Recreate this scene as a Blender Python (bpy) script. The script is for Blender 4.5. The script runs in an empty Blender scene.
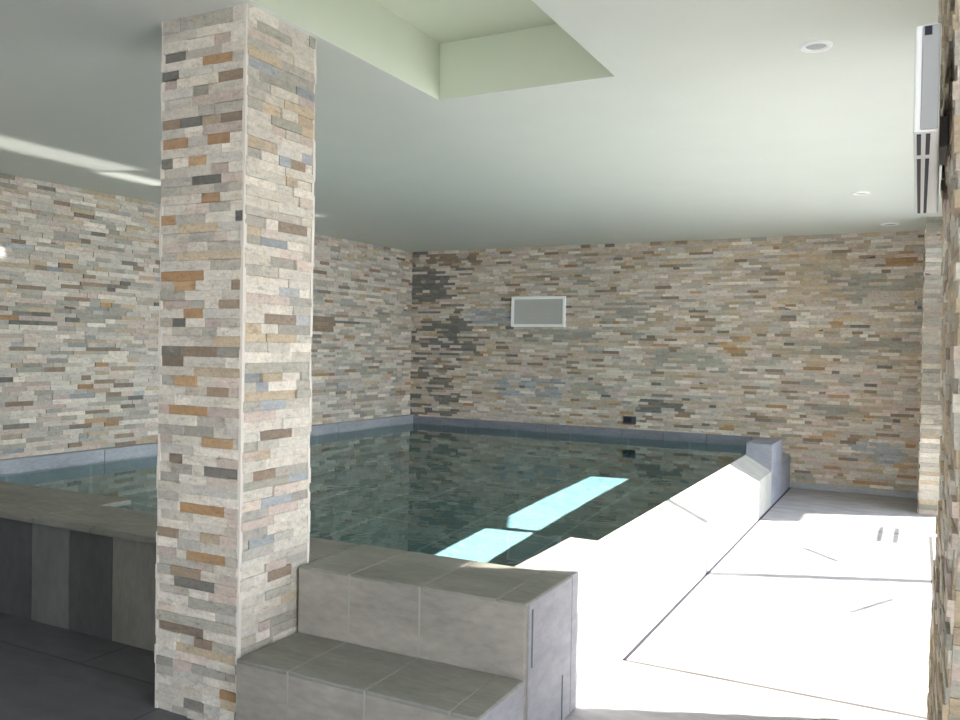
import bpy, bmesh, math, random
from mathutils import Vector, Matrix
C = bpy.context.scene.collection
SC = bpy.context.scene
SUN_E, SKY_S, EXPO, BEAM_W, GLINT_W = 24.0, 8.6, 0.25, 30.0, 0.55
BLOB_BACK = [(-5.22, 1.773, -4.74, 2.092, 'dark', 0.75), (-5.21, 1.251, -4.42, 1.523, 'dark', 0.6), (-4.45, 1.513, -3.88, 1.677, 'blue', 0.7), (-4.11, 1.313, -2.91, 1.462, 'slate', 0.6), (-4.97, 1.187, -4.27, 1.377, 'dark', 0.5), (-4.07, 0.732, -3.34, 0.925, 'blue', 0.7), (-4.95, 0.598, -4.51, 0.711, 'dark', 0.7), (-4.96, 2.127, -4.29, 2.284, 'brown', 0.5), (-0.7, 1.798, 0.01, 1.957, 'slate', 0.75), (-0.82, 1.229, 0.02, 1.372, 'slate', 0.6), (-2.38, 1.04, -1.6, 1.274, 'slate', 0.55), (-2.47, 0.616, -1.97, 0.775, 'dark', 0.45), (-0.83, 0.663, -0.44, 0.79, 'slate', 0.7), (-0.54, 0.289, -0.09, 0.449, 'blue', 0.6), (-2.49, 1.248, -2.28, 1.398, 'dark', 0.5), (-0.28, 2.023, -0.01, 2.093, 'ochre', 0.9), (-0.38, 1.797, -0.12, 1.85, 'dark', 0.7), (-0.55, 1.283, -0.19, 1.372, 'dark', 0.5), (-2.91, 1.294, -2.39, 1.75, 'slate', 0.3), (-5.21, 0.41, -4.55, 2.316, 'dark', 0.25), (-3.23, 0.723, -2.69, 0.929, 'slate', 0.3), (-1.68, 1.243, -1.46, 1.405, 'ochre', 0.6), (-1.16, 1.732, -0.56, 2.144, 'tan', 0.5)]
BLOB_LEFT = [(6.49, 1.388, 6.88, 1.526, 'brown', 1.0), (6.88, 1.45, 7.27, 1.491, 'dark', 1.0), (3.56, 1.348, 4.02, 1.437, 'dark', 0.5), (3.39, 1.384, 3.56, 1.468, 'ochre', 0.6), (3.82, 1.443, 4.06, 1.513, 'slate', 0.6), (4.1, 1.413, 4.4, 1.508, 'slate', 0.6), (3.95, 0.615, 4.03, 0.65, 'dark', 1), (3.78, 1.371, 3.94, 1.453, 'brown', 0.4), (6.82, 0.493, 8.28, 1.733, 'slate', 0.2)]
BLOB_CF = [(-2.255, 2.198, -2.181, 2.218, 'dark'), (-2.156, 2.311, -1.972, 2.34, 'slate'), (-2.099, 2.139, -1.969, 2.181, 'ochre'), (-2.258, 2.137, -2.203, 2.163, 'dark'), (-2.033, 2.087, -1.913, 2.118, 'brown'), (-2.142, 2.056, -2.075, 2.078, 'slate'), (-2.022, 1.972, -1.911, 2.0, 'brown'), (-2.195, 1.969, -2.105, 1.992, 'dark'), (-2.255, 1.96, -2.195, 1.99, 'brown'), (-2.255, 1.906, -2.162, 1.929, 'ochre'), (-2.078, 1.911, -1.982, 1.94, 'ochre'), (-2.157, 1.822, -2.076, 1.851, 'ochre'), (-2.263, 1.846, -2.235, 1.876, 'dark'), (-2.142, 1.764, -2.014, 1.79, 'dark'), (-2.096, 1.707, -2.017, 1.74, 'ochre'), (-1.952, 1.655, -1.906, 1.68, 'dark'), (-2.283, 1.646, -2.218, 1.676, 'ochre'), (-2.199, 1.616, -2.024, 1.649, 'tan'), (-2.266, 1.731, -2.191, 1.758, 'slate'), (-2.202, 1.516, -1.924, 1.558, 'tan'), (-2.271, 1.47, -2.088, 1.503, 'ochre'), (-2.279, 1.388, -2.167, 1.411, 'slate'), (-2.223, 1.421, -2.114, 1.447, 'ochre'), (-1.965, 1.42, -1.914, 1.446, 'brown'), (-2.016, 1.36, -1.913, 1.386, 'brown'), (-2.175, 1.325, -2.085, 1.354, 'ochre'), (-2.221, 1.301, -2.166, 1.328, 'dark'), (-2.266, 1.204, -2.187, 1.238, 'dark'), (-2.183, 1.213, -2.026, 1.24, 'brown'), (-2.017, 1.216, -1.915, 1.235, 'slate'), (-2.266, 1.181, -2.173, 1.211, 'brown'), (-2.127, 1.159, -1.995, 1.178, 'tan'), (-2.208, 1.096, -2.113, 1.123, 'ochre'), (-2.068, 1.066, -1.972, 1.095, 'brown'), (-2.235, 1.011, -2.058, 1.037, 'ochre'), (-2.142, 0.947, -2.079, 0.967, 'tan'), (-2.133, 0.949, -2.013, 0.979, 'tan'), (-2.078, 0.914, -1.952, 0.943, 'ochre'), (-2.169, 0.928, -2.035, 0.961, 'slate'), (-2.237, 0.858, -2.168, 0.888, 'brown'), (-2.076, 0.811, -1.946, 0.827, 'dark'), (-2.183, 0.68, -1.983, 0.723, 'ochre'), (-2.086, 0.589, -1.998, 0.622, 'tan'), (-2.144, 0.535, -1.976, 0.574, 'ochre'), (-2.28, 0.603, -2.187, 0.626, 'brown'), (-2.217, 0.453, -2.08, 0.51, 'brown'), (-2.197, 0.426, -2.017, 0.459, 'dark'), (-2.132, 0.377, -1.952, 0.403, 'slate'), (-2.275, 0.278, -1.938, 0.351, 'slate'), (-2.265, 0.244, -2.068, 0.31, 'brown'), (-2.102, 0.209, -2.023, 0.275, 'brown'), (-2.193, 0.205, -1.915, 0.251, 'tan'), (-2.268, 0.136, -2.202, 0.177, 'slate'), (-1.99, 0.095, -1.908, 0.14, 'ochre'), (-2.154, 0.048, -2.064, 0.068, 'dark'), (-2.221, 1.282, -2.085, 1.308, 'cream'), (-2.173, 1.185, -1.978, 1.207, 'cream'), (-2.208, 1.046, -2.125, 1.066, 'cream'), (-2.204, 0.837, -2.051, 0.86, 'cream'), (-2.122, 0.88, -1.947, 0.906, 'cream')]
BLOB_CR = [(2.089, 2.246, 2.263, 2.318, 'slate'), (2.353, 2.307, 2.386, 2.342, 'slate'), (2.054, 2.157, 2.21, 2.19, 'tan'), (2.106, 2.087, 2.288, 2.143, 'slate'), (2.126, 2.005, 2.213, 2.044, 'tan'), (2.165, 1.955, 2.317, 1.999, 'slate'), (2.059, 1.896, 2.191, 1.928, 'tan'), (2.262, 1.863, 2.341, 1.897, 'brown'), (2.206, 1.626, 2.357, 1.66, 'brown'), (2.243, 1.785, 2.3, 1.809, 'tan'), (2.064, 1.605, 2.124, 1.625, 'tan'), (2.079, 1.564, 2.125, 1.593, 'slate'), (2.139, 1.335, 2.305, 1.362, 'brown'), (2.054, 1.154, 2.309, 1.177, 'slate'), (2.14, 1.311, 2.253, 1.328, 'tan'), (2.056, 1.06, 2.311, 1.084, 'tan'), (2.134, 1.127, 2.232, 1.144, 'tan'), (2.257, 1.124, 2.336, 1.152, 'cream'), (2.168, 1.091, 2.316, 1.119, 'cream'), (2.063, 1.204, 2.18, 1.22, 'cream'), (2.146, 0.969, 2.24, 0.999, 'cream'), (2.132, 0.944, 2.287, 0.968, 'brown'), (2.054, 0.912, 2.119, 0.941, 'slate'), (2.115, 0.889, 2.187, 0.906, 'tan'), (2.102, 0.802, 2.213, 0.822, 'brown'), (2.061, 0.761, 2.281, 0.801, 'slate'), (2.176, 0.674, 2.325, 0.708, 'pink'), (2.087, 0.582, 2.203, 0.642, 'blue'), (2.185, 0.463, 2.297, 0.494, 'brown'), (2.109, 0.459, 2.176, 0.489, 'cream'), (2.247, 0.366, 2.353, 0.401, 'tan'), (2.188, 0.269, 2.355, 0.356, 'slate')]
# ------------------------------------------------------------------ dimensions (metres)
CEIL = 2.325           # ceiling height
BACK = 8.28            # back wall
WATER = 0.365          # still water level
SUN_EL = math.radians(30.5)
SUN_DIR = Vector((0.919*math.cos(SUN_EL), 0.395*math.cos(SUN_EL), math.sin(SUN_EL))).normalized()

def srgb(r, g, b):
    f = lambda c: (c/12.92 if c <= .04045 else ((c+.055)/1.055)**2.4)
    return (f(r/255), f(g/255), f(b/255), 1.0)

# ------------------------------------------------------------------ materials
def new_mat(name):
    m = bpy.data.materials.new(name); m.use_nodes = True
    nt = m.node_tree
    return m, nt, nt.nodes['Principled BSDF']

def N(nt, t, **kw):
    n = nt.nodes.new(t)
    for k, v in kw.items():
        if hasattr(n, k): setattr(n, k, v)
    return n

def noise(nt, scale, detail=5, rough=.6, stretch=(1, 1, 1)):
    tc = N(nt, 'ShaderNodeTexCoord'); mp = N(nt, 'ShaderNodeMapping')
    mp.inputs['Scale'].default_value = stretch
    nz = N(nt, 'ShaderNodeTexNoise')
    nz.inputs['Scale'].default_value = scale; nz.inputs['Detail'].default_value = detail
    nz.inputs['Roughness'].default_value = rough
    nt.links.new(tc.outputs['Object'], mp.inputs['Vector']); nt.links.new(mp.outputs['Vector'], nz.inputs['Vector'])
    return nz

def ramp(nt, src, stops):
    r = N(nt, 'ShaderNodeValToRGB')
    e = r.color_ramp.elements
    while len(e) < len(stops): e.new(.5)
    for i, (p, c) in enumerate(stops):
        e[i].position = p; e[i].color = c
    nt.links.new(src, r.inputs['Fac'])
    return r

def mixc(nt, mode, fac, a, b):
    m = N(nt, 'ShaderNodeMix', data_type='RGBA', blend_type=mode)
    if isinstance(fac, float): m.inputs[0].default_value = fac
    else: nt.links.new(fac, m.inputs[0])
    for s, v in ((m.inputs[6], a), (m.inputs[7], b)):
        if isinstance(v, tuple): s.default_value = v
        else: nt.links.new(v, s)
    return m.outputs[2]

def bump(nt, bs, src, strength, dist=.01):
    b = N(nt, 'ShaderNodeBump'); b.inputs['Strength'].default_value = strength; b.inputs['Distance'].default_value = dist
    nt.links.new(src, b.inputs['Height']); nt.links.new(b.outputs['Normal'], bs.inputs['Normal'])

def ledger_material():
    m, nt, bs = new_mat('stacked_ledger_stone')
    at = N(nt, 'ShaderNodeAttribute'); at.attribute_name = 'stone'
    n1 = noise(nt, 26, 6, .65, (1, 1, 2.2))
    r1 = ramp(nt, n1.outputs['Fac'], [(.25, (.60, .59, .57, 1)), (.42, (.95, .94, .93, 1)), (.58, (1.05, 1.03, 1.0, 1)), (.78, (1.24, 1.15, 1.02, 1))])
    n2 = noise(nt, 90, 3, .6)
    r2 = ramp(nt, n2.outputs['Fac'], [(.3, (.84, .84, .84, 1)), (.7, (1.1, 1.1, 1.1, 1))])
    n3 = noise(nt, 14, 4, .7, (1, 1, 3.0))
    rg = ramp(nt, n3.outputs['Fac'], [(.56, (0, 0, 0, 1)), (.72, (.55, .55, .55, 1))])
    v = mixc(nt, 'MIX', rg.outputs['Color'], at.outputs['Color'], srgb(168, 146, 116))
    n4 = noise(nt, 11, 4, .7, (1.3, 1.3, 2.6))
    rb = ramp(nt, n4.outputs['Fac'], [(.58, (0, 0, 0, 1)), (.74, (.5, .5, .5, 1))])
    v = mixc(nt, 'MIX', rb.outputs['Color'], v, srgb(150, 149, 146))
    c = mixc(nt, 'MULTIPLY', 1.0, v, r1.outputs['Color'])
    c = mixc(nt, 'MULTIPLY', .8, c, r2.outputs['Color'])
    nt.links.new(c, bs.inputs['Base Color'])
    bs.inputs['Roughness'].default_value = .78
    bs.inputs['Specular IOR Level'].default_value = .3
    bump(nt, bs, n1.outputs['Fac'], .55, .012)
    return m

def slate_material(name, c1, c2, scale=3.0, rough=.55, stretch=(1, 1, 1), bstr=.25):
    m, nt, bs = new_mat(name)
    n1 = noise(nt, scale, 8, .62, stretch)
    r1 = ramp(nt, n1.outputs['Fac'], [(.30, c1), (.70, c2)])
    n2 = noise(nt, scale*9, 5, .6, stretch)
    r2 = ramp(nt, n2.outputs['Fac'], [(.3, (.82, .82, .83, 1)), (.7, (1.12, 1.12, 1.1, 1))])
    c = mixc(nt, 'MULTIPLY', .8, r1.outputs['Color'], r2.outputs['Color'])
    nt.links.new(c, bs.inputs['Base Color'])
    bs.inputs['Roughness'].default_value = rough
    bs.inputs['Specular IOR Level'].default_value = .35
    bump(nt, bs, n2.outputs['Fac'], bstr, .006)
    return m

def tiled_slate(name, c1, c2, cj, w, h, joint, off=(0, 0, 0), rough=.5, offset=.5):
    """Slate paving with narrow joints: brick texture on object X/Y."""
    m, nt, bs = new_mat(name)
    tc = N(nt, 'ShaderNodeTexCoord'); mp = N(nt, 'ShaderNodeMapping')
    mp.inputs['Location'].default_value = off
    nt.links.new(tc.outputs['Object'], mp.inputs['Vector'])
    br = N(nt, 'ShaderNodeTexBrick'); br.offset = offset
    br.inputs['Scale'].default_value = 1; br.inputs['Brick Width'].default_value = w
    br.inputs['Row Height'].default_value = h; br.inputs['Mortar Size'].default_value = joint
    br.inputs['Mortar Smooth'].default_value = .2
    br.inputs['Color1'].default_value = c1; br.inputs['Color2'].default_value = c2; br.inputs['Mortar'].default_value = cj
    nt.links.new(mp.outputs['Vector'], br.inputs['Vector'])
    n2 = noise(nt, 5, 8, .65, (1, 2.2, 1))
    r2 = ramp(nt, n2.outputs['Fac'], [(.3, (.72, .72, .74, 1)), (.7, (1.2, 1.2, 1.18, 1))])
    c = mixc(nt, 'MULTIPLY', .9, br.outputs['Color'], r2.outputs['Color'])
    nt.links.new(c, bs.inputs['Base Color'])
    bs.inputs['Roughness'].default_value = rough
    bs.inputs['Specular IOR Level'].default_value = .35
    bump(nt, bs, n2.outputs['Fac'], .3, .008)
    return m

def plain(name, col, rough=.5, spec=.4, metal=0.0, wobble=.06):
    m, nt, bs = new_mat(name)
    n1 = noise(nt, 4, 4)
    lo = tuple(c*(1-wobble) for c in col[:3])+(1,); hi = tuple(min(1, c*(1+wobble)) for c in col[:3])+(1,)
    r1 = ramp(nt, n1.outputs['Fac'], [(.3, lo), (.7, hi)])
    nt.links.new(r1.outputs['Color'], bs.inputs['Base Color'])
    bs.inputs['Roughness'].default_value = rough; bs.inputs['Specular IOR Level'].default_value = spec
    bs.inputs['Metallic'].default_value = metal
    return m

def water_material():
    m = bpy.data.materials.new('still_pool_water'); m.use_nodes = True
    nt = m.node_tree; nt.nodes.clear()
    out = N(nt, 'ShaderNodeOutputMaterial')
    g = N(nt, 'ShaderNodeBsdfGlass'); g.inputs['IOR'].default_value = 1.333
    g.inputs['Roughness'].default_value = 0.0
    g.inputs['Color'].default_value = (.84, .965, .96, 1)
    nz = noise(nt, 3.0, 2, .5)
    b = N(nt, 'ShaderNodeBump'); b.inputs['Strength'].default_value = .03; b.inputs['Distance'].default_value = .02
    nz.inputs['Scale'].default_value = 7; b.inputs['Strength'].default_value = .06; b.inputs['Distance'].default_value = .01
    nt.links.new(nz.outputs['Fac'], b.inputs['Height']); nt.links.new(b.outputs['Normal'], g.inputs['Normal'])
    nt.links.new(g.outputs[0], out.inputs['Surface'])
    return m

M = {}
M['ledger'] = ledger_material()
M['paint'] = plain('pale_green_white_paint', (.72, .75, .695, 1), .45, .35, wobble=.015)
M['recess'] = plain('pale_green_shaded_paint', (.60, .64, .52, 1), .5, .3, wobble=.015)  # pale green, with the dimmer light inside the recess put into the colour
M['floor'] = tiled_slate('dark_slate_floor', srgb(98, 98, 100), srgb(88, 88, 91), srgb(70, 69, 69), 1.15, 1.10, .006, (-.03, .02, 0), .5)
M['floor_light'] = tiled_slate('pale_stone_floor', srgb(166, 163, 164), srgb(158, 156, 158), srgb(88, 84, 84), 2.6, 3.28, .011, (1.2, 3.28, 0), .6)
M['coping'] = slate_material('grey_sandstone_coping', srgb(112, 111, 104), srgb(142, 139, 131), 2.2, .6, (1, 3, 1))
M['riser'] = slate_material('warm_grey_sandstone', srgb(132, 127, 119), srgb(160, 153, 143), 2.0, .65, (1, 1, 2.5))
M['panel_a'] = slate_material('mid_grey_slab', srgb(96, 96, 95), srgb(112, 112, 110), 2.0, .6, (2.5, 2.5, 1))
M['panel_b'] = slate_material('dark_grey_slab', srgb(72, 72, 72), srgb(84, 84, 83), 2.0, .6, (2.5, 2.5, 1))
M['panel_c'] = slate_material('greenish_grey_slab', srgb(112, 109, 101), srgb(128, 125, 116), 2.0, .6, (2.5, 2.5, 1))
M['panel_d'] = slate_material('blue_grey_slab', srgb(72, 73, 75), srgb(86, 86, 87), 2.0, .6, (2.5, 2.5, 1))
M['skirt'] = slate_material('blue_grey_band', srgb(146, 150, 156), srgb(172, 175, 180), 3.0, .55, (1, 1, 3))
M['skirt_dark'] = slate_material('dark_grey_band', srgb(118, 120, 128), srgb(142, 144, 152), 3.0, .55, (1, 1, 3))
M['sill'] = slate_material('sunlit_sill_stone', srgb(146, 144, 138), srgb(170, 167, 160), 2.2, .6, (1, 3, 1))  # coping stone lightened, sun brightness put into the colour
M['end'] = slate_material('skylit_grey_sandstone', srgb(138, 136, 142), srgb(164, 162, 168), 2.0, .6, (1, 1, 2))  # lavender skylight on the end faces put into the grey stone colour
M['grout'] = plain('pale_grout', srgb(150, 146, 138), .8, .2)
M['bead'] = plain('cream_corner_bead', srgb(214, 206, 196), .7, .25)
M['basin'] = tiled_slate('teal_grey_pool_tiles', srgb(94, 118, 120), srgb(84, 108, 110), srgb(120, 140, 140), .62, .62, .012, (.1, .25, 0), .6, 0)
M['water'] = water_material()
M['white'] = plain('white_enamel', srgb(232, 233, 232), .35, .5, wobble=.01)
M['grey_white'] = plain('light_grey_plastic', srgb(190, 190, 190), .45, .4, wobble=.02)
M['vent_grey'] = plain('grey_louvre', srgb(212, 211, 205), .5, .35, wobble=.02)
M['dark_slot'] = plain('dark_slot', srgb(38, 36, 52), .6, .3)
M['dark_plate'] = plain('dark_bronze_plate', srgb(70, 74, 80), .5, .4)
M['bright'] = plain('bright_white_enamel', srgb(248, 249, 248), .3, .5, wobble=.003)
M['cap'] = plain('mid_grey_plastic', srgb(160, 160, 161), .5, .4, wobble=.02)
M['lens'] = plain('frosted_lens', srgb(176, 178, 180), .4, .5, wobble=.02)
M['terrace'] = slate_material('grey_terrace_paving', srgb(128, 126, 122), srgb(146, 144, 140), 2.0, .8)
M['frame'] = plain('white_door_frame', srgb(215, 216, 214), .4, .4, wobble=.02)

def glass_material():
    m = bpy.data.materials.new('clear_door_glass'); m.use_nodes = True
    nt = m.node_tree; nt.nodes.clear(); out = N(nt, 'ShaderNodeOutputMaterial')
    t = N(nt, 'ShaderNodeBsdfTransparent'); t.inputs[0].default_value = (.97, .985, .98, 1)
    g = N(nt, 'ShaderNodeBsdfGlossy'); g.inputs['Roughness'].default_value = .02
    f = N(nt, 'ShaderNodeFresnel'); f.inputs[0].default_value = 1.35
    mx = N(nt, 'ShaderNodeMixShader')
    nt.links.new(f.outputs[0], mx.inputs[0]); nt.links.new(t.outputs[0], mx.inputs[1]); nt.links.new(g.outputs[0], mx.inputs[2])
    nt.links.new(mx.outputs[0], out.inputs['Surface'])
    return m
M['glass'] = glass_material()

# ------------------------------------------------------------------ mesh helpers
class MB:
    def __init__(self): self.v = []; self.f = []; self.c = []
    def quad(self, pts, col=None):
        i = len(self.v); self.v += [tuple(p) for p in pts]
        self.f.append(tuple(range(i, i+len(pts)))); self.c.append(col)
    def box(self, lo, hi):
        x0, y0, z0 = lo; x1, y1, z1 = hi
        p = [(x0,y0,z0),(x1,y0,z0),(x1,y1,z0),(x0,y1,z0),(x0,y0,z1),(x1,y0,z1),(x1,y1,z1),(x0,y1,z1)]
        i = len(self.v); self.v += p
        for f in ((0,3,2,1),(4,5,6,7),(0,1,5,4),(1,2,6,5),(2,3,7,6),(3,0,4,7)):
            self.f.append(tuple(i+k for k in f)); self.c.append(None)
    def prism(self, poly, axis, a, b):
        """Extrude a closed 2-D outline along an axis. poly lists the other two coordinates in X,Y,Z order."""
        def P(q, t):
            q = list(q); q.insert(axis, t); return tuple(q)
        i = len(self.v); n = len(poly)
        self.v += [P(q, a) for q in poly] + [P(q, b) for q in poly]
        self.f.append(tuple(range(i, i+n))); self.f.append(tuple(range(i+2*n-1, i+n-1, -1)))
        for k in range(n):
            self.f.append((i+k, i+(k+1) % n, i+n+(k+1) % n, i+n+k))
        self.c += [None]*(n+2)
    def tube(self, ring_r, ring_z, cx, cy, n=40):
        """Surface of revolution about a vertical axis."""
        i = len(self.v); m = len(ring_r)
        for r, z in zip(ring_r, ring_z):
            for k in range(n):
                a = 2*math.pi*k/n; self.v.append((cx+r*math.cos(a), cy+r*math.sin(a), z))
        for j in range(m-1):
            for k in range(n):
                self.f.append((i+j*n+k, i+j*n+(k+1) % n, i+(j+1)*n+(k+1) % n, i+(j+1)*n+k)); self.c.append(None)
    def build(self, name, mat, parent=None, origin=(0, 0, 0), bevel=0.0, seg=2, smooth=False, recalc=True):
        me = bpy.data.meshes.new(name)
        o0 = Vector(origin)
        me.from_pydata([tuple(Vector(p)-o0) for p in self.v], [], self.f)
        me.materials.append(mat)
        if any(c is not None for c in self.c):
            at = me.color_attributes.new('stone', 'FLOAT_COLOR', 'CORNER')
            for p in me.polygons:
                col = self.c[p.index] or (.5, .5, .5, 1)
                for li in p.loop_indices: at.data[li].color = col
        if recalc:
            bm = bmesh.new(); bm.from_mesh(me)
            if not any(c is not None for c in self.c):
                bmesh.ops.remove_doubles(bm, verts=bm.verts, dist=1e-6)
            bmesh.ops.recalc_face_normals(bm, faces=bm.faces)
            bm.to_mesh(me); bm.free()
        if smooth:
            for p in me.polygons: p.use_smooth = True
        o = bpy.data.objects.new(name, me); C.objects.link(o)
        o.location = o0
        if bevel:
            b = o.modifiers.new('edge', 'BEVEL'); b.width = bevel; b.segments = seg; b.limit_method = 'ANGLE'
        if parent:
            w = Vector((0, 0, 0)); p = parent
            while p: w += p.location; p = p.parent
            o.parent = parent; o.location = o0 - w
        return o

def structure(o, label=None):
    o['kind'] = 'structure'
    if label: o['label'] = label
    return o

def thing(name, label, cat, loc, group=None, kind='thing'):
    o = bpy.data.objects.new(name, None); C.objects.link(o); o.location = loc
    o.empty_display_size = .1
    o['label'] = label; o['category'] = cat
    if group: o['group'] = group
    if kind: o['kind'] = kind
    return o

# ------------------------------------------------------------------ ledger stone
SAT, CON, MID = 1.0, .76, 196
TONE = {
 'cream': [(218,208,192),(210,202,188),(226,216,202),(205,196,180)],
 'light': [(202,195,182),(194,188,177),(208,200,186),(190,181,167)],
 'pink':  [(200,180,166),(206,188,174),(192,172,160)],
 'tan':   [(184,164,134),(176,156,128),(190,168,136)],
 'ochre': [(172,130,82),(166,122,76),(180,140,94),(160,118,78)],
 'brown': [(132,110,88),(122,104,86),(140,118,94)],
 'slate': [(158,153,138),(150,146,133),(162,157,142),(144,140,127)],
 'dark':  [(92,90,84),(104,100,92),(88,88,84),(110,105,96)],
 'blue':  [(152,157,162),(140,146,150),(164,168,172)],
 'grey':  [(172,166,154),(164,158,147),(178,171,158)],
}
def pick(rng, mix):
    t = rng.random()*sum(w for _, w in mix)
    for k, w in mix:
        t -= w
        if t <= 0: return k
    return mix[-1][0]

def stone_colour(rng, tone, gain):
    c = rng.choice(TONE[tone]); j = 1+rng.uniform(-.06, .06)
    gm = sum(c)/3; c = [gm+(v-gm)*SAT for v in c]; c = [MID+(v-MID)*CON for v in c]
    k = srgb(*[max(0, min(255, v*j)) for v in c])
    return (k[0]*gain, k[1]*gain, k[2]*gain, 1)

def ledger(mb, o, u, n, width, z0, z1, seed, mix, spots=(), gain=1.0, row=(.031, .041), length=(.07, .24), depth=.016, u0=0.0, backing=True):
    """Courses of split-face strips on a wall: o is the wall's start at floor level, u runs along it, n faces the room.
    spots = (u_min, z_min, u_max, z_max, tone, chance) in wall coordinates."""
    rng = random.Random(seed)
    o, u, n = Vector(o), Vector(u), Vector(n); up = Vector((0, 0, 1))
    z = z0
    while z < z1-.002:
        h = min(rng.uniform(*row), z1-z)
        if z1-(z+h) < .018: h = z1-z
        a = 0.0
        while a < width-1e-4:
            L = rng.uniform(*length)
            if width-(a+L) < length[0]*.7: L = width-a
            b = a+L
            cu, cz = u0+(a+b)/2, z+h/2
            tone = pick(rng, mix); roll = rng.random()
            for s in spots:
                pr = s[5] if len(s) > 5 else 1.0
                if s[0] <= cu <= s[2] and s[1] <= cz <= s[3]:
                    if roll < pr: tone = s[4]
                    break
            col = stone_colour(rng, tone, gain)
            d = rng.uniform(.1, 1.0)*depth
            t1, t2 = rng.uniform(-.18, .18)*depth, rng.uniform(-.18, .18)*depth
            g = .0003
            def P(uu, zz, dd): return o+u*uu+up*zz+n*dd
            A = [P(a+g, z+g, d+t1), P(b-g, z+g, d+t2), P(b-g, z+h-g, d+t2*.5), P(a+g, z+h-g, d+t1*.5)]
            B = [P(a, z, 0), P(b, z, 0), P(b, z+h, 0), P(a, z+h, 0)]
            mb.quad(A, col)
            for k in range(4):
                q = (k+1) % 4
                mb.quad([B[k], B[q], A[q], A[k]], col)
            a = b
        z += h
    B = [o+up*z0, o+u*width+up*z0, o+u*width+up*z1, o+up*z1]
    if backing: mb.quad(B, srgb(110, 104, 96))

def strips_from_marks(mb, o, u, n, width, z0, z1, seed, mix, marks, u0, gain=1.0, row=(.028, .0355), length=(.06, .17), depth=.012):
    """Like ledger(), but each mark (u_min, z_min, u_max, z_max, tone) is laid as a stone of its own within its course."""
    rng = random.Random(seed)
    o, u, n = Vector(o), Vector(u), Vector(n); up = Vector((0, 0, 1))
    left = list(marks); z = z0
    def stone(a, b, z, h, tone):
        col = stone_colour(rng, tone, gain); d = rng.uniform(.15, 1.0)*depth
        t1, t2 = rng.uniform(-.2, .2)*depth, rng.uniform(-.2, .2)*depth; g = .0003
        def P(uu, zz, dd): return o+u*uu+up*zz+n*dd
        A = [P(a+g, z+g, d+t1), P(b-g, z+g, d+t2), P(b-g, z+h-g, d+t2*.5), P(a+g, z+h-g, d+t1*.5)]
        B = [P(a, z, 0), P(b, z, 0), P(b, z+h, 0), P(a, z+h, 0)]
        mb.quad(A, col)
        for k in range(4):
            q = (k+1) % 4; mb.quad([B[k], B[q], A[q], A[k]], col)
    while z < z1-.002:
        h = min(rng.uniform(*row), z1-z)
        if z1-(z+h) < .02: h = z1-z
        mine = sorted([m for m in left if z-.004 <= (m[1]+m[3])/2 < z+h+.004], key=lambda m: m[0])
        a = 0.0; segs = []
        for m in mine:
            ma, mb_ = max(0, min(width, m[0]-u0)), max(0, min(width, m[2]-u0))
            if ma < a-.004 or mb_-ma < .02: continue
            ma = max(ma, a)
            if ma-a < .03: ma = a
            if width-mb_ < .025: mb_ = width
            segs.append((a, ma, None)); segs.append((ma, mb_, m[4])); a = mb_; left.remove(m)
        segs.append((a, width, None))
        for s0, s1, tone in segs:
            if s1-s0 < 1e-4: continue
            if tone: stone(s0, s1, z, h, tone); continue
            p = s0
            while p < s1-1e-4:
                L = rng.uniform(*length)
                if s1-(p+L) < .045: L = s1-p
                stone(p, p+L, z, h, pick(rng, mix)); p += L
        z += h
    mb.quad([o+up*z0, o+u*width+up*z0, o+u*width+up*z1, o+up*z1], srgb(120, 114, 106))

MIX_BACK = [('light', 13), ('pink', 30), ('tan', 27), ('grey', 9), ('slate', 4), ('cream', 22), ('brown', 7), ('ochre', 2), ('dark', 1)]
MIX_LEFT = [('light', 28), ('cream', 24), ('grey', 18), ('pink', 16), ('slate', 6), ('tan', 9), ('brown', 5), ('dark', 1), ('blue', 2), ('ochre', 2)]
MIX_COL = [('cream', 44), ('light', 22), ('grey', 12), ('pink', 12), ('tan', 5)]
MIX_PIER = [('light', 24), ('tan', 34), ('grey', 14), ('pink', 20), ('cream', 4), ('slate', 6), ('brown', 9)]

# ------------------------------------------------------------------ the room shell
# back wall
mb = MB(); ledger(mb, (-5.22, BACK, 0), (1, 0, 0), (0, -1, 0), 5.62, .0, CEIL, 11, MIX_BACK, BLOB_BACK, u0=-5.22, length=(.05, .19), row=(.022, .032), depth=.010)
mb.box((-5.4, BACK+.001, -.1), (.6, BACK+.2, CEIL+.2)); 
structure(mb.build('wall_back', M['ledger']), 'beige and grey split-stone wall behind the pool with a louvred vent')
# left wall: very slightly out of square with the back wall
LW0, LW1 = Vector((-5.405, .6, 0)), Vector((-5.195, BACK, 0))
lu = (LW1-LW0).normalized(); ln = Vector((lu.y, -lu.x, 0)); LL = (LW1-LW0).length
BL_ = [(s[0]-.6, s[1], s[2]-.6, s[3], s[4], s[5]) for s in BLOB_LEFT]
mb = MB(); ledger(mb, LW0, lu, ln, LL, 0, CEIL, 12, MIX_LEFT, BL_, length=(.07, .22), row=(.025, .035), depth=.012)
mb.quad([LW0-ln*.15-lu*3, LW1-ln*.15, LW1-ln*.15+Vector((0,0,CEIL+.2)), LW0-ln*.15-lu*3+Vector((0,0,CEIL+.2))], srgb(120, 114, 106))
mb.quad([LW0-lu*3, LW0, LW0+Vector((0,0,CEIL)), LW0-lu*3+Vector((0,0,CEIL))], srgb(170, 164, 154))
structure(mb.build('wall_left', M['ledger']), 'pale grey and cream split-stone wall along the left of the pool')

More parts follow.
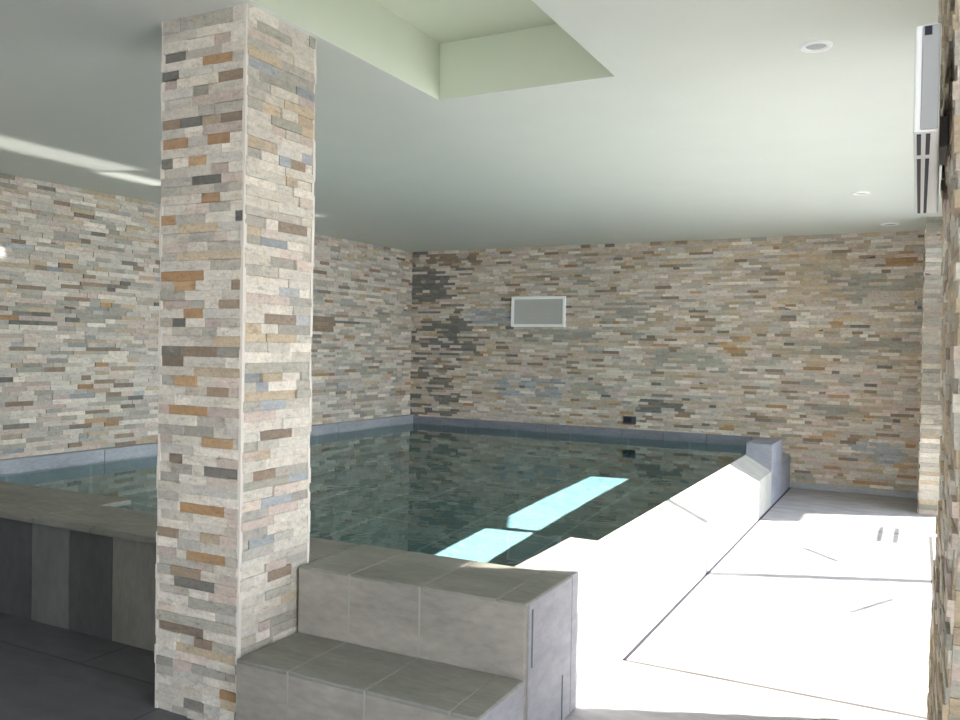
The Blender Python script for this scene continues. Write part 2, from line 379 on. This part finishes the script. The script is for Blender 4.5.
# ceiling with its square recess, running on outside as the roof overhang
HX0, HX1, HY0, HY1, HZ = -1.885, -1.09, 1.35, 3.205, 2.57
EX0, EX1, EY0, EY1, TOP = -5.7, 1.5, -2.6, 8.48, 2.80
mb = MB()
for (x0, x1, y0, y1) in ((EX0, HX0-.002, EY0, EY1), (HX1+.002, EX1, EY0, EY1), (HX0-.002, HX1+.002, EY0, HY0-.002), (HX0-.002, HX1+.002, HY1+.002, EY1)):
    mb.box((x0, y0, CEIL), (x1, y1, TOP))
mb.box((HX0-.02, HY0-.02, HZ+.02), (HX1+.02, HY1+.02, TOP))
structure(mb.build('ceiling', M['paint'], recalc=True), 'pale green white painted ceiling with a deep square recess')

mb = MB(); z0_ = CEIL+.001
p = [(HX0, HY0), (HX1, HY0), (HX1, HY1), (HX0, HY1)]
for k in range(4):
    q = (k+1) % 4; mb.quad([p[k]+(z0_,), p[q]+(z0_,), p[q]+(HZ,), p[k]+(HZ,)])
mb.quad([v+(HZ,) for v in p])
e = .004; P2 = [(HX0-e, HY0-e), (HX1+e, HY0-e), (HX1+e, HY1+e), (HX0-e, HY1+e)]
structure(mb.build('ceiling_recess', M['recess']), 'square recess in the ceiling with pale green sides')

# floor, running round the raised pool
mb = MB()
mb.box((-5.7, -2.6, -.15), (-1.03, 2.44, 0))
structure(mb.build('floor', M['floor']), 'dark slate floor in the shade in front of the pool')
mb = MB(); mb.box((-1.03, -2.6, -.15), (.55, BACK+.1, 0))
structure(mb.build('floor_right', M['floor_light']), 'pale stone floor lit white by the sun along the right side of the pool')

# right wall: stone piers with open sunny bays between them
mb = MB()
ledger(mb, (.082, 3.232, 0), (0, -1, 0), (-1, 0, 0), 1.232, 0, CEIL, 21, MIX_PIER, depth=.014, backing=False)
ledger(mb, (.082, 2.00, 0), (1, 0, 0), (0, -1, 0), .33, 0, CEIL, 22, MIX_PIER, depth=.014, backing=False)
ledger(mb, (.415, 3.232, 0), (-1, 0, 0), (0, 1, 0), .33, 0, CEIL, 23, MIX_PIER, depth=.014, backing=False)
ledger(mb, (.415, 2.00, 0), (0, 1, 0), (1, 0, 0), 1.232, 0, CEIL, 24, MIX_PIER, depth=.014, backing=False)
def lean(z):   # the pier is not quite plumb
    k = [(0, -.022), (.9, 0), (1.6, -.010), (CEIL, -.042)]
    for (a, p), (b, q) in zip(k, k[1:]):
        if z <= b+1e-6: return p+(q-p)*max(0, z-a)/(b-a)
    return k[-1][1]
mb.v = [(x+lean(z), y, z) for x, y, z in mb.v]
structure(mb.build('wall_right', M['ledger'], recalc=False), 'stone clad pier close on the right edge, white slotted unit high on it')
mb = MB()
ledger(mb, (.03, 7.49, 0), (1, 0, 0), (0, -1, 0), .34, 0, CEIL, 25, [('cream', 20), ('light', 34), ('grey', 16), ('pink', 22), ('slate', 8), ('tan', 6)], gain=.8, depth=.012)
ledger(mb, (.03, BACK, 0), (0, -1, 0), (-1, 0, 0), .79, 0, CEIL, 26, MIX_PIER, depth=.012)
ledger(mb, (.37, 7.49, 0), (0, 1, 0), (1, 0, 0), .79, 0, CEIL, 27, MIX_PIER, depth=.012)
structure(mb.build('wall_right_end', M['ledger'], recalc=False), 'far stone clad pier standing out from the back wall')

mb = MB()
mb.box((.18, -2.4, 0), (.40, .72, CEIL)); mb.box((.18, 1.66, 0), (.40, 1.98, CEIL))
structure(mb.build('wall_right_near', M['paint']))

# wall behind the camera and the rest of the room, with a wide opening to the daylight
mb = MB()
mb.box((-5.7, -2.6, 0), (-2.1, -2.4, CEIL)); mb.box((-.9, -2.6, 0), (.55, -2.4, CEIL)); mb.box((-2.1, -2.6, 2.2), (-.9, -2.4, CEIL)); mb.box((-2.1, -2.6, 0), (-.9, -2.4, .25))
structure(mb.build('wall_front', M['paint']))

# sliding door frame in the big right-hand bay
mb = MB()
mb.box((.24, 3.27, 0), (.32, 7.47, .012)); mb.box((.24, 3.27, 2.22), (.32, 7.47, CEIL))
mb.box((.262, 5.33, .012), (.308, 5.395, 2.22)); mb.box((.26, 3.27, .012), (.31, 3.29, 2.22)); mb.box((.26, 7.44, .012), (.31, 7.47, 2.22))
structure(mb.build('door_1', M['frame'], bevel=.003))
mb = MB(); mb.box((.283, 3.29, .012), (.287, 7.44, 2.22))
structure(mb.build('window_1', M['glass']))
mb = MB()  # unseen strips added to cast the short shadow marks on the floor
for (ya, za), (yb, zb) in (((6.42, .314), (6.96, .314)), ((6.40, .250), (6.93, .250)), ((6.147, .585), (5.777, .435)), ((4.67, .350), (4.95, .236)), ((6.19, .15), (6.14, .11))):
    mb.prism([(ya, za-.010), (yb, zb-.010), (yb, zb+.010), (ya, za+.010)], 0, .279, .282)
structure(mb.build('window_1_shadow_strips', M['frame']))
mb = MB(); mb.box((.27, 7.12, .72), (.38, 7.475, 1.8))  # unseen box added to shade the far end of the sill
structure(mb.build('shadow_caster_1', M['frame'], bevel=.006))

# outside terrace
mb = MB(); mb.box((.55, -6, -.17), (14, 20, -.02))
structure(mb.build('terrace_ground', M['terrace']))

# grey stone bands over the water line
mb = MB()
x = -5.16; rng = random.Random(5)
while x < -1.24:
    w = min(.42, -1.20-x); mb.box((x+.002, BACK-.035, .30), (x+w-.002, BACK+.005, .447)); x += w
structure(mb.build('baseboard_back', M['skirt_dark'], bevel=.003), 'grey stone band along the back wall just above the water')
mb = MB()
t = 1.8
while t < LL-.05:
    L = min(.9, LL-t)
    p, q = LW0+lu*(t+.002), LW0+lu*(t+L-.002)
    a = [p-ln*.005, q-ln*.005, q+ln*.07, p+ln*.07]
    mb.prism([(v.x, v.y) for v in a], 2, .28, .458); t += L
structure(mb.build('baseboard_left', M['skirt'], bevel=.004), 'bluish grey stone band along the left wall above the water')
# low plinth at the foot of the back wall beside the sunlit floor
mb = MB(); mb.box((-1.025, BACK-.022, 0), (.03, BACK+.005, .055))
structure(mb.build('baseboard_right', M['skirt'], bevel=.002))

# ------------------------------------------------------------------ the column
col = thing('column', 'square stone clad column in cream, ochre and grey strips at the pool corner', 'column', (-2.11, 2.22, 0))
CX0, CX1, CY0, CY1 = -2.280, -1.921, 2.050, 2.385
mb = MB()
strips_from_marks(mb, (CX0, CY0, 0), (1, 0, 0), (0, -1, 0), CX1-CX0, 0, CEIL, 31, MIX_COL, BLOB_CF, CX0)
strips_from_marks(mb, (CX1, CY0, 0), (0, 1, 0), (1, 0, 0), CY1-CY0, 0, CEIL, 33, MIX_COL+[('blue', 8), ('grey', 14)], BLOB_CR, CY0)
strips_from_marks(mb, (CX1, CY1, 0), (-1, 0, 0), (0, 1, 0), CX1-CX0, 0, CEIL, 35, MIX_COL, [], 0)
strips_from_marks(mb, (CX0, CY1, 0), (0, -1, 0), (-1, 0, 0), CY1-CY0, 0, CEIL, 37, MIX_COL, [], 0)
mb.build('cladding', M['ledger'], col, (-2.11, 2.22, 0), recalc=False)
for (x, y) in ((CX1, CY0), (CX1, CY1), (CX0, CY0), (CX0, CY1)):
    sx = 1 if x == CX1 else -1; sy = 1 if y == CY1 else -1
    r = random.Random(int(x*1000)+int(y*77)); mb = MB(); z = 0.0
    while z < CEIL-.001:
        h = min(r.uniform(.03, .09), CEIL-z); e = r.uniform(.005, .0095)
        xs = sorted((x-sx*.004, x+sx*e)); ys = sorted((y-sy*.004, y+sy*e))
        mb.box((xs[0], ys[0], z), (xs[1], ys[1], z+h)); z += h
    mb.build('corner_bead', M['bead'], col, (x, y, 0))

# ------------------------------------------------------------------ the raised pool
PX = -1.03            # outer face of the right-hand side
IX = -1.235           # its inner face
pool = thing('pool', 'raised plunge pool clad in grey stone slabs, filled with dark still water', 'pool', (-3.1, 5.3, 0))
BED = WATER-1.22
def prt(mb, name, mat, parent=pool, label=None, **kw):
    o = mb.build(name, mat, parent, kw.pop('origin', (0, 0, 0)), **kw)
    if label: o['label'] = label
    return o
# inner faces and bed
mb = MB()
mb.prism([(-5.31, 2.72), (-1.2, 2.72), (-1.2, BACK-.014), (-5.17, BACK-.014)], 2, BED-.1, BED)
mb.box((-5.3, 2.52, BED), (-1.235, 2.698, .435))
mb.box((-5.3, 2.72, BED), (-3.42, 2.885, .435))
mb.box((IX, 2.52, BED), (IX+.15, BACK-.014, -.16))
mb.box((-5.17, BACK-.03, BED), (-1.2, BACK-.014, .30))
a = [LW0+lu*1.8+ln*.014, LW1+ln*.014, LW1+ln*.065, LW0+lu*1.8+ln*.065]
mb.prism([(v.x, v.y) for v in a], 2, BED, .28)
basin = prt(mb, 'basin', M['basin'], label='teal grey tiled pool bed and inner walls under the water')
# near wall core
mb = MB(); mb.box((-1.895, 2.345, 0), (PX-.02, 2.695, .46)); mb.box((-5.3, 2.44, 0), (-1.93, 2.695, .43))
near_wall = prt(mb, 'near_wall', M['riser'])
# coping slabs along the near wall
xs = [-5.33, -4.75, -4.1, -3.42, -3.05, -2.31]
for a, b in zip(xs, xs[1:]):
    mb = MB(); back = 2.90 if b <= -3.40 else 2.725
    mb.box((a+.0015, 2.375 if a < -2.9 else 2.36, .442), (b-.0015, back, .47))
    prt(mb, 'coping_slab', M['coping'], near_wall, bevel=.007)
# right of / behind the column; joints as on the photograph
mb = MB(); mb.box((-2.31, 2.415, .432), (-1.925, 2.715, .47)); prt(mb, 'coping_slab', M['coping'], near_wall, bevel=.003)
def joint(lo, hi, parent=None):
    mb = MB(); mb.box(lo, hi)
    o = mb.build('joint_line', M['grout'], parent or near_wall); return o
xs = [-1.900, -1.683, -1.406, -1.13, PX]
for a, b in zip(xs, xs[1:]):
    mb = MB(); mb.box((a+.001, 2.317, .464), (b-.001, 2.70, .478))
    prt(mb, 'coping_slab', M['coping'], near_wall, bevel=.007)
for x in xs[1:4]: joint((x-.0012, 2.319, .466), (x+.0012, 2.695, .4765))
# upright slabs on the outside of the near wall
pan = [(-5.33, -4.9, 'b'), (-4.9, -4.3, 'd'), (-4.3, -3.72, 'b'), (-3.72, -3.475, 'd'), (-3.475, -3.225, 'a'), (-3.225, -2.955, 'b'), (-2.955, -2.31, 'c')]
for a, b, k in pan:
    mb = MB(); mb.box((a+.0015, 2.41, 0), (b-.0015, 2.45, .442)); prt(mb, 'facing_slab', M['panel_'+k], near_wall, bevel=.002)
xs = [-1.900, -1.683, -1.406, PX-.004]
for a, b in zip(xs, xs[1:]):
    mb = MB(); mb.box((a+.002, 2.3176, .0), (b-.002, 2.35, .4715)); prt(mb, 'facing_slab', M['riser'], near_wall, bevel=.002)
for x in xs[1:3]: joint((x-.003, 2.3166, .248), (x+.003, 2.34, .474))
# right end face of the near wall and near corner block
mb = MB(); mb.box((PX-.03, 2.345, 0), (PX-.0005, 2.70, .4715)); prt(mb, 'end_slab', M['end'], bevel=.003)
mb = MB(); mb.box((PX-.03, 2.702, 0), (PX-.0005, 3.245, .476)); prt(mb, 'end_slab', M['end'], bevel=.003)
mb = MB(); mb.box((IX-.015, 2.701, -.17), (PX-.03, 3.245, .476)); prt(mb, 'near_block', M['sill'])
for lo, hi in (((PX-.001, 2.362, .27), (PX+.0012, 2.370, .45)), ((PX-.001, 2.62, 0), (PX+.0012, 2.627, .16))):
    mb = MB(); mb.box(lo, hi); prt(mb, 'open_joint', M['dark_plate'])
# sloping sill along the sunny side
ys = [3.245, 3.9, 4.55, 5.2, 5.85, 6.5, 7.13]
for a, b in zip(ys, ys[1:]):
    mb = MB(); mb.prism([(PX, 0), (PX, .287), (IX, .408), (IX, -.17), (IX+.02, -.17), (IX+.02, 0)], 1, a+.001, b-.001)
    prt(mb, 'sloping_slab', M['sill'], bevel=.003)
mb = MB(); mb.box((IX, 7.13, 0), (PX, 7.70, .503)); prt(mb, 'end_block', M['skirt_dark'], bevel=.004, label='grey stone corner block at the far end of the sunlit sill')
mb = MB(); mb.prism([(PX, 0), (PX, .287), (IX, .408), (IX, 0)], 1, 7.70, BACK-.03); prt(mb, 'sloping_slab', M['skirt_dark'], bevel=.003)
# dark gap between the pool side and the floor
mb = MB(); mb.box((PX, 3.28, .0005), (PX+.014, 8.24, .003)); prt(mb, 'floor_joint', M['dark_slot'])

# the step in front
step = thing('step', 'low grey stone step in front of the pool beside the column', 'step', (-1.48, 2.16, 0))
mb = MB(); mb.box((-1.898, 2.04, 0), (-1.045, 2.314, .228)); mb.build('core', M['riser'], step)
xs = [-1.898, -1.69, -1.405, -1.12, PX]
for a, b in zip(xs, xs[1:]):
    mb = MB(); mb.box((a+.001, 2.016, .232), (b-.001, 2.315, .248)); mb.build('tread_slab', M['coping'], step, bevel=.005)
for x in xs[1:4]: joint((x-.002, 2.019, .234), (x+.002, 2.314, .2472), step)
xs = [-1.898, -1.69, -1.405, -1.05]
for a, b in zip(xs, xs[1:]):
    mb = MB(); mb.box((a+.002, 2.0166, 0), (b-.002, 2.05, .2425)); mb.build('riser_slab', M['riser'], step, bevel=.002)
for x in xs[1:3]: joint((x-.003, 2.0156, .0), (x+.003, 2.04, .244), step)
mb = MB(); mb.box((-1.05, 2.018, 0), (PX-.0005, 2.314, .2425)); mb.build('side_slab', M['end'], step, bevel=.003)

# the water
mb = MB()
mb.quad([(-5.30, 2.69, WATER), (IX+.01, 2.69, WATER), (IX+.01, BACK-.02, WATER), (-5.14, BACK-.02, WATER)])
water = mb.build('water', M['water'], recalc=False)
water['kind'] = 'stuff'; water['label'] = 'dark still water reflecting the stone walls in the raised pool'; water['category'] = 'water'

# ------------------------------------------------------------------ fittings
# louvred vent on the back wall
vent = thing('wall_vent', 'white framed louvred vent on the back stone wall', 'vent', (-3.595, BACK, 1.47))
mb = MB(); x0, x1, z0, z1, y = -3.905, -3.288, 1.472, 1.795, BACK-.02
for lo, hi in (((x0, y-.02, z0), (x1, BACK, z0+.028)), ((x0, y-.02, z1-.028), (x1, BACK, z1)), ((x0, y-.02, z0+.028), (x0+.028, BACK, z1-.028)), ((x1-.028, y-.02, z0+.028), (x1, BACK, z1-.028))):
    mb.box(lo, hi)
mb.build('frame', M['bright'], vent, bevel=.003)
mb = MB(); k = 0; z = z0+.03
while z < z1-.035:
    mb.prism([(y-.012, z), (y-.010, z-.003), (y+.010, z+.016), (y+.008, z+.019)], 0, x0+.028, x1-.028); z += .0145
mb.box((x0+.02, y+.012, z0+.02), (x1-.02, y+.019, z1-.02))
mb.build('louvre', M['vent_grey'], vent)

# small dark plate low on the back wall
o = thing('wall_plate', 'small dark rectangular plate low on the back wall above the water', 'wall plate', (-2.575, BACK, .49))
mb = MB(); mb.box((-2.640, BACK-.024, .500), (-2.508, BACK-.005, .575)); mb.build('plate', M['dark_plate'], o, bevel=.004)
mb = MB(); mb.box((-2.628, BACK-.030, .512), (-2.552, BACK-.024, .563)); mb.build('flap', M['dark_slot'], o, bevel=.002)

# round recessed ceiling lights
def downlight(x, y, r, label):
    t = thing('ceiling_downlight', label, 'ceiling light', (x, y, CEIL), 'round recessed ceiling lights')
    mb = MB(); mb.tube([r, r*.98, r*.90, r*.66, r*.62, r*.62], [CEIL, CEIL-.006, CEIL-.010, CEIL-.007, CEIL-.002, CEIL], x, y)
    mb.build('trim_ring', M['bright'], t, smooth=True)
    mb = MB(); mb.tube([r*.62, .0005], [CEIL-.003, CEIL-.003], x, y); mb.build('lens', M['lens'], t)
downlight(-.343, 3.172, .055, 'round white ceiling light with grey lens, nearest and largest of three')
downlight(-.368, 6.209, .055, 'small round ceiling light, middle of the three receding to the back wall')
downlight(-.235, 7.774, .075, 'flat white round ceiling light closest to the back wall')

# slim white unit with dark slots, high on the right-hand pier
ac = thing('air_conditioner', 'slim white box unit with dark slots high on the near stone pier', 'air conditioner', (.03, 2.57, 1.716))
x0, x1, y0, y1, z0, z1 = -.021, .027, 2.0, 3.16, 1.716, 1.94
mb = MB(); mb.prism([(x0, y0), (x1, y0), (.046, y1), (x0, y1)], 2, z0, z1); mb.build('housing', M['white'], ac, bevel=.006, seg=3)
mb = MB(); mb.box((x0+.013, y0-.006, z0+.004), (x1-.002, y0+.004, z1-.004)); mb.build('end_cap', M['cap'], ac, bevel=.003)
mb = MB(); mb.box((-.004, y0-.008, 1.915), (.010, y0-.002, 1.933)); mb.build('cable_hole', M['dark_slot'], ac)
for ya, yb in ((2.02, 2.225), (2.275, 3.14)):
    for xa in (-.0145, .0030):
        mb = MB(); mb.box((xa, ya, z0-.0015), (xa+.0085, yb, z0+.004)); mb.build('air_slot', M['dark_slot'], ac)
mb = MB(); mb.box((.030, 2.55, 1.80), (.056, 2.8, 1.88)); mb.build('bracket', M['grey_white'], ac)

# ------------------------------------------------------------------ light
sun = bpy.data.lights.new('sun', 'SUN'); sun.energy = SUN_E; sun.angle = math.radians(1.0); sun.color = (1, .93, .83)
so = bpy.data.objects.new('sun', sun); C.objects.link(so)
so.rotation_euler = SUN_DIR.to_track_quat('Z', 'Y').to_euler(); so.location = (6, 9, 6)
# added area lamps for sunlight bent to the pool bed and mirrored onto the ceiling
def beam(name, foot, d, long_, wide, power, spread, back, colour):
    """A tight bundle of parallel light along d whose footprint is centred on foot."""
    d = Vector(d).normalized(); l = Vector((0, 1, 0)); l = (l-d*l.dot(d)).normalized(); wv = l.cross(d)
    L = bpy.data.lights.new(name, 'AREA'); L.shape = 'RECTANGLE'; L.size = wide; L.size_y = long_
    L.energy = power; L.spread = math.radians(spread); L.color = colour
    o = bpy.data.objects.new(name, L); C.objects.link(o)
    m = Matrix((wv, l, -d)).transposed()
    if m.determinant() < 0: m = Matrix((-wv, l, -d)).transposed()
    m = m.to_4x4(); m.translation = Vector(foot)-d*back; o.matrix_world = m
    return o
H_ = Vector((SUN_DIR.x, SUN_DIR.y, 0)).normalized()
si = math.cos(SUN_EL)/1.333; DOWN = -H_*si+Vector((0, 0, -math.sqrt(1-si*si)))
UPW = Vector((-SUN_DIR.x, -SUN_DIR.y, SUN_DIR.z))
for ya, yb in ((3.35, 4.87), (4.95, 6.86)):
    beam('sunbeam_lamp', (-2.295, (ya+yb)/2, BED), DOWN, (yb-ya)*.967, .24, BEAM_W*(yb-ya), 1.2, 1.33, (.96, 1, .98))
for x, y, ln_, w_, p in ((-4.49, 3.15, 1.05, .15, 1.0), (-4.64, 3.95, .45, .09, .4), (-4.52, 5.45, .5, .06, .22)):
    beam('glint_lamp', (x, y, CEIL), UPW, ln_, w_, GLINT_W*p, 2.2, 2.6, (1, .97, .92))

beam('glint_lamp', (-5.32, 3.42, 1.815), UPW, .10, .05, GLINT_W*.09, 2.5, 1.2, (1, 1, 1))  # added lamp for the bright spot on the left wall
w = bpy.data.worlds.new('sky'); SC.world = w; w.use_nodes = True
nt = w.node_tree; bg = nt.nodes['Background']
tc = N(nt, 'ShaderNodeTexCoord'); sp = N(nt, 'ShaderNodeSeparateXYZ'); nt.links.new(tc.outputs['Generated'], sp.inputs[0])
rs = ramp(nt, sp.outputs['Z'], [(0.0, (.93, .95, 1.0, 1)), (.3, (.78, .86, 1.0, 1)), (1.0, (.48, .65, 1.0, 1))])
nt.links.new(rs.outputs['Color'], bg.inputs[0]); bg.inputs[1].default_value = SKY_S

def portal(loc, rot, sx, sy):
    l = bpy.data.lights.new('daylight_portal', 'AREA'); l.shape = 'RECTANGLE'; l.size = sx; l.size_y = sy
    l.cycles.is_portal = True
    o = bpy.data.objects.new('daylight_portal', l); C.objects.link(o); o.location = loc; o.rotation_euler = rot
portal((.42, 5.33, 1.16), (0, math.pi/2, 0), 2.32, 4.3)
portal((.42, 1.19, 1.16), (0, math.pi/2, 0), 2.32, .94)
portal((-1.5, -2.55, 1.22), (math.pi/2, 0, 0), 1.2, 1.95)

# ------------------------------------------------------------------ camera
cam = bpy.data.cameras.new('camera'); cam.sensor_width = 36; cam.lens = 845.478*36/960; cam.clip_start = .05
co = bpy.data.objects.new('camera', cam); C.objects.link(co)
yaw, pit, rol = .478413, -.0155866, .0175958
f = Vector((-math.sin(yaw), math.cos(yaw), 0)); r = Vector((math.cos(yaw), math.sin(yaw), 0)); u = Vector((0, 0, 1))
f2 = f*math.cos(pit)+u*math.sin(pit); u2 = u*math.cos(pit)-f*math.sin(pit)
r3 = r*math.cos(rol)+u2*math.sin(rol); u3 = u2*math.cos(rol)-r*math.sin(rol)
mat = Matrix((r3, u3, -f2)).transposed().to_4x4(); mat.translation = (0, 0, 1.25)
co.matrix_world = mat
SC.camera = co
SC.view_settings.view_transform = 'Standard'; SC.view_settings.look = 'None'
SC.view_settings.exposure = EXPO; SC.view_settings.gamma = 1; SC.view_settings.use_curve_mapping = False
cy = SC.cycles
cy.max_bounces = 14; cy.diffuse_bounces = 8; cy.glossy_bounces = 5; cy.transmission_bounces = 8
cy.sample_clamp_indirect = 6; cy.caustics_reflective = True; cy.caustics_refractive = True; cy.blur_glossy = .5
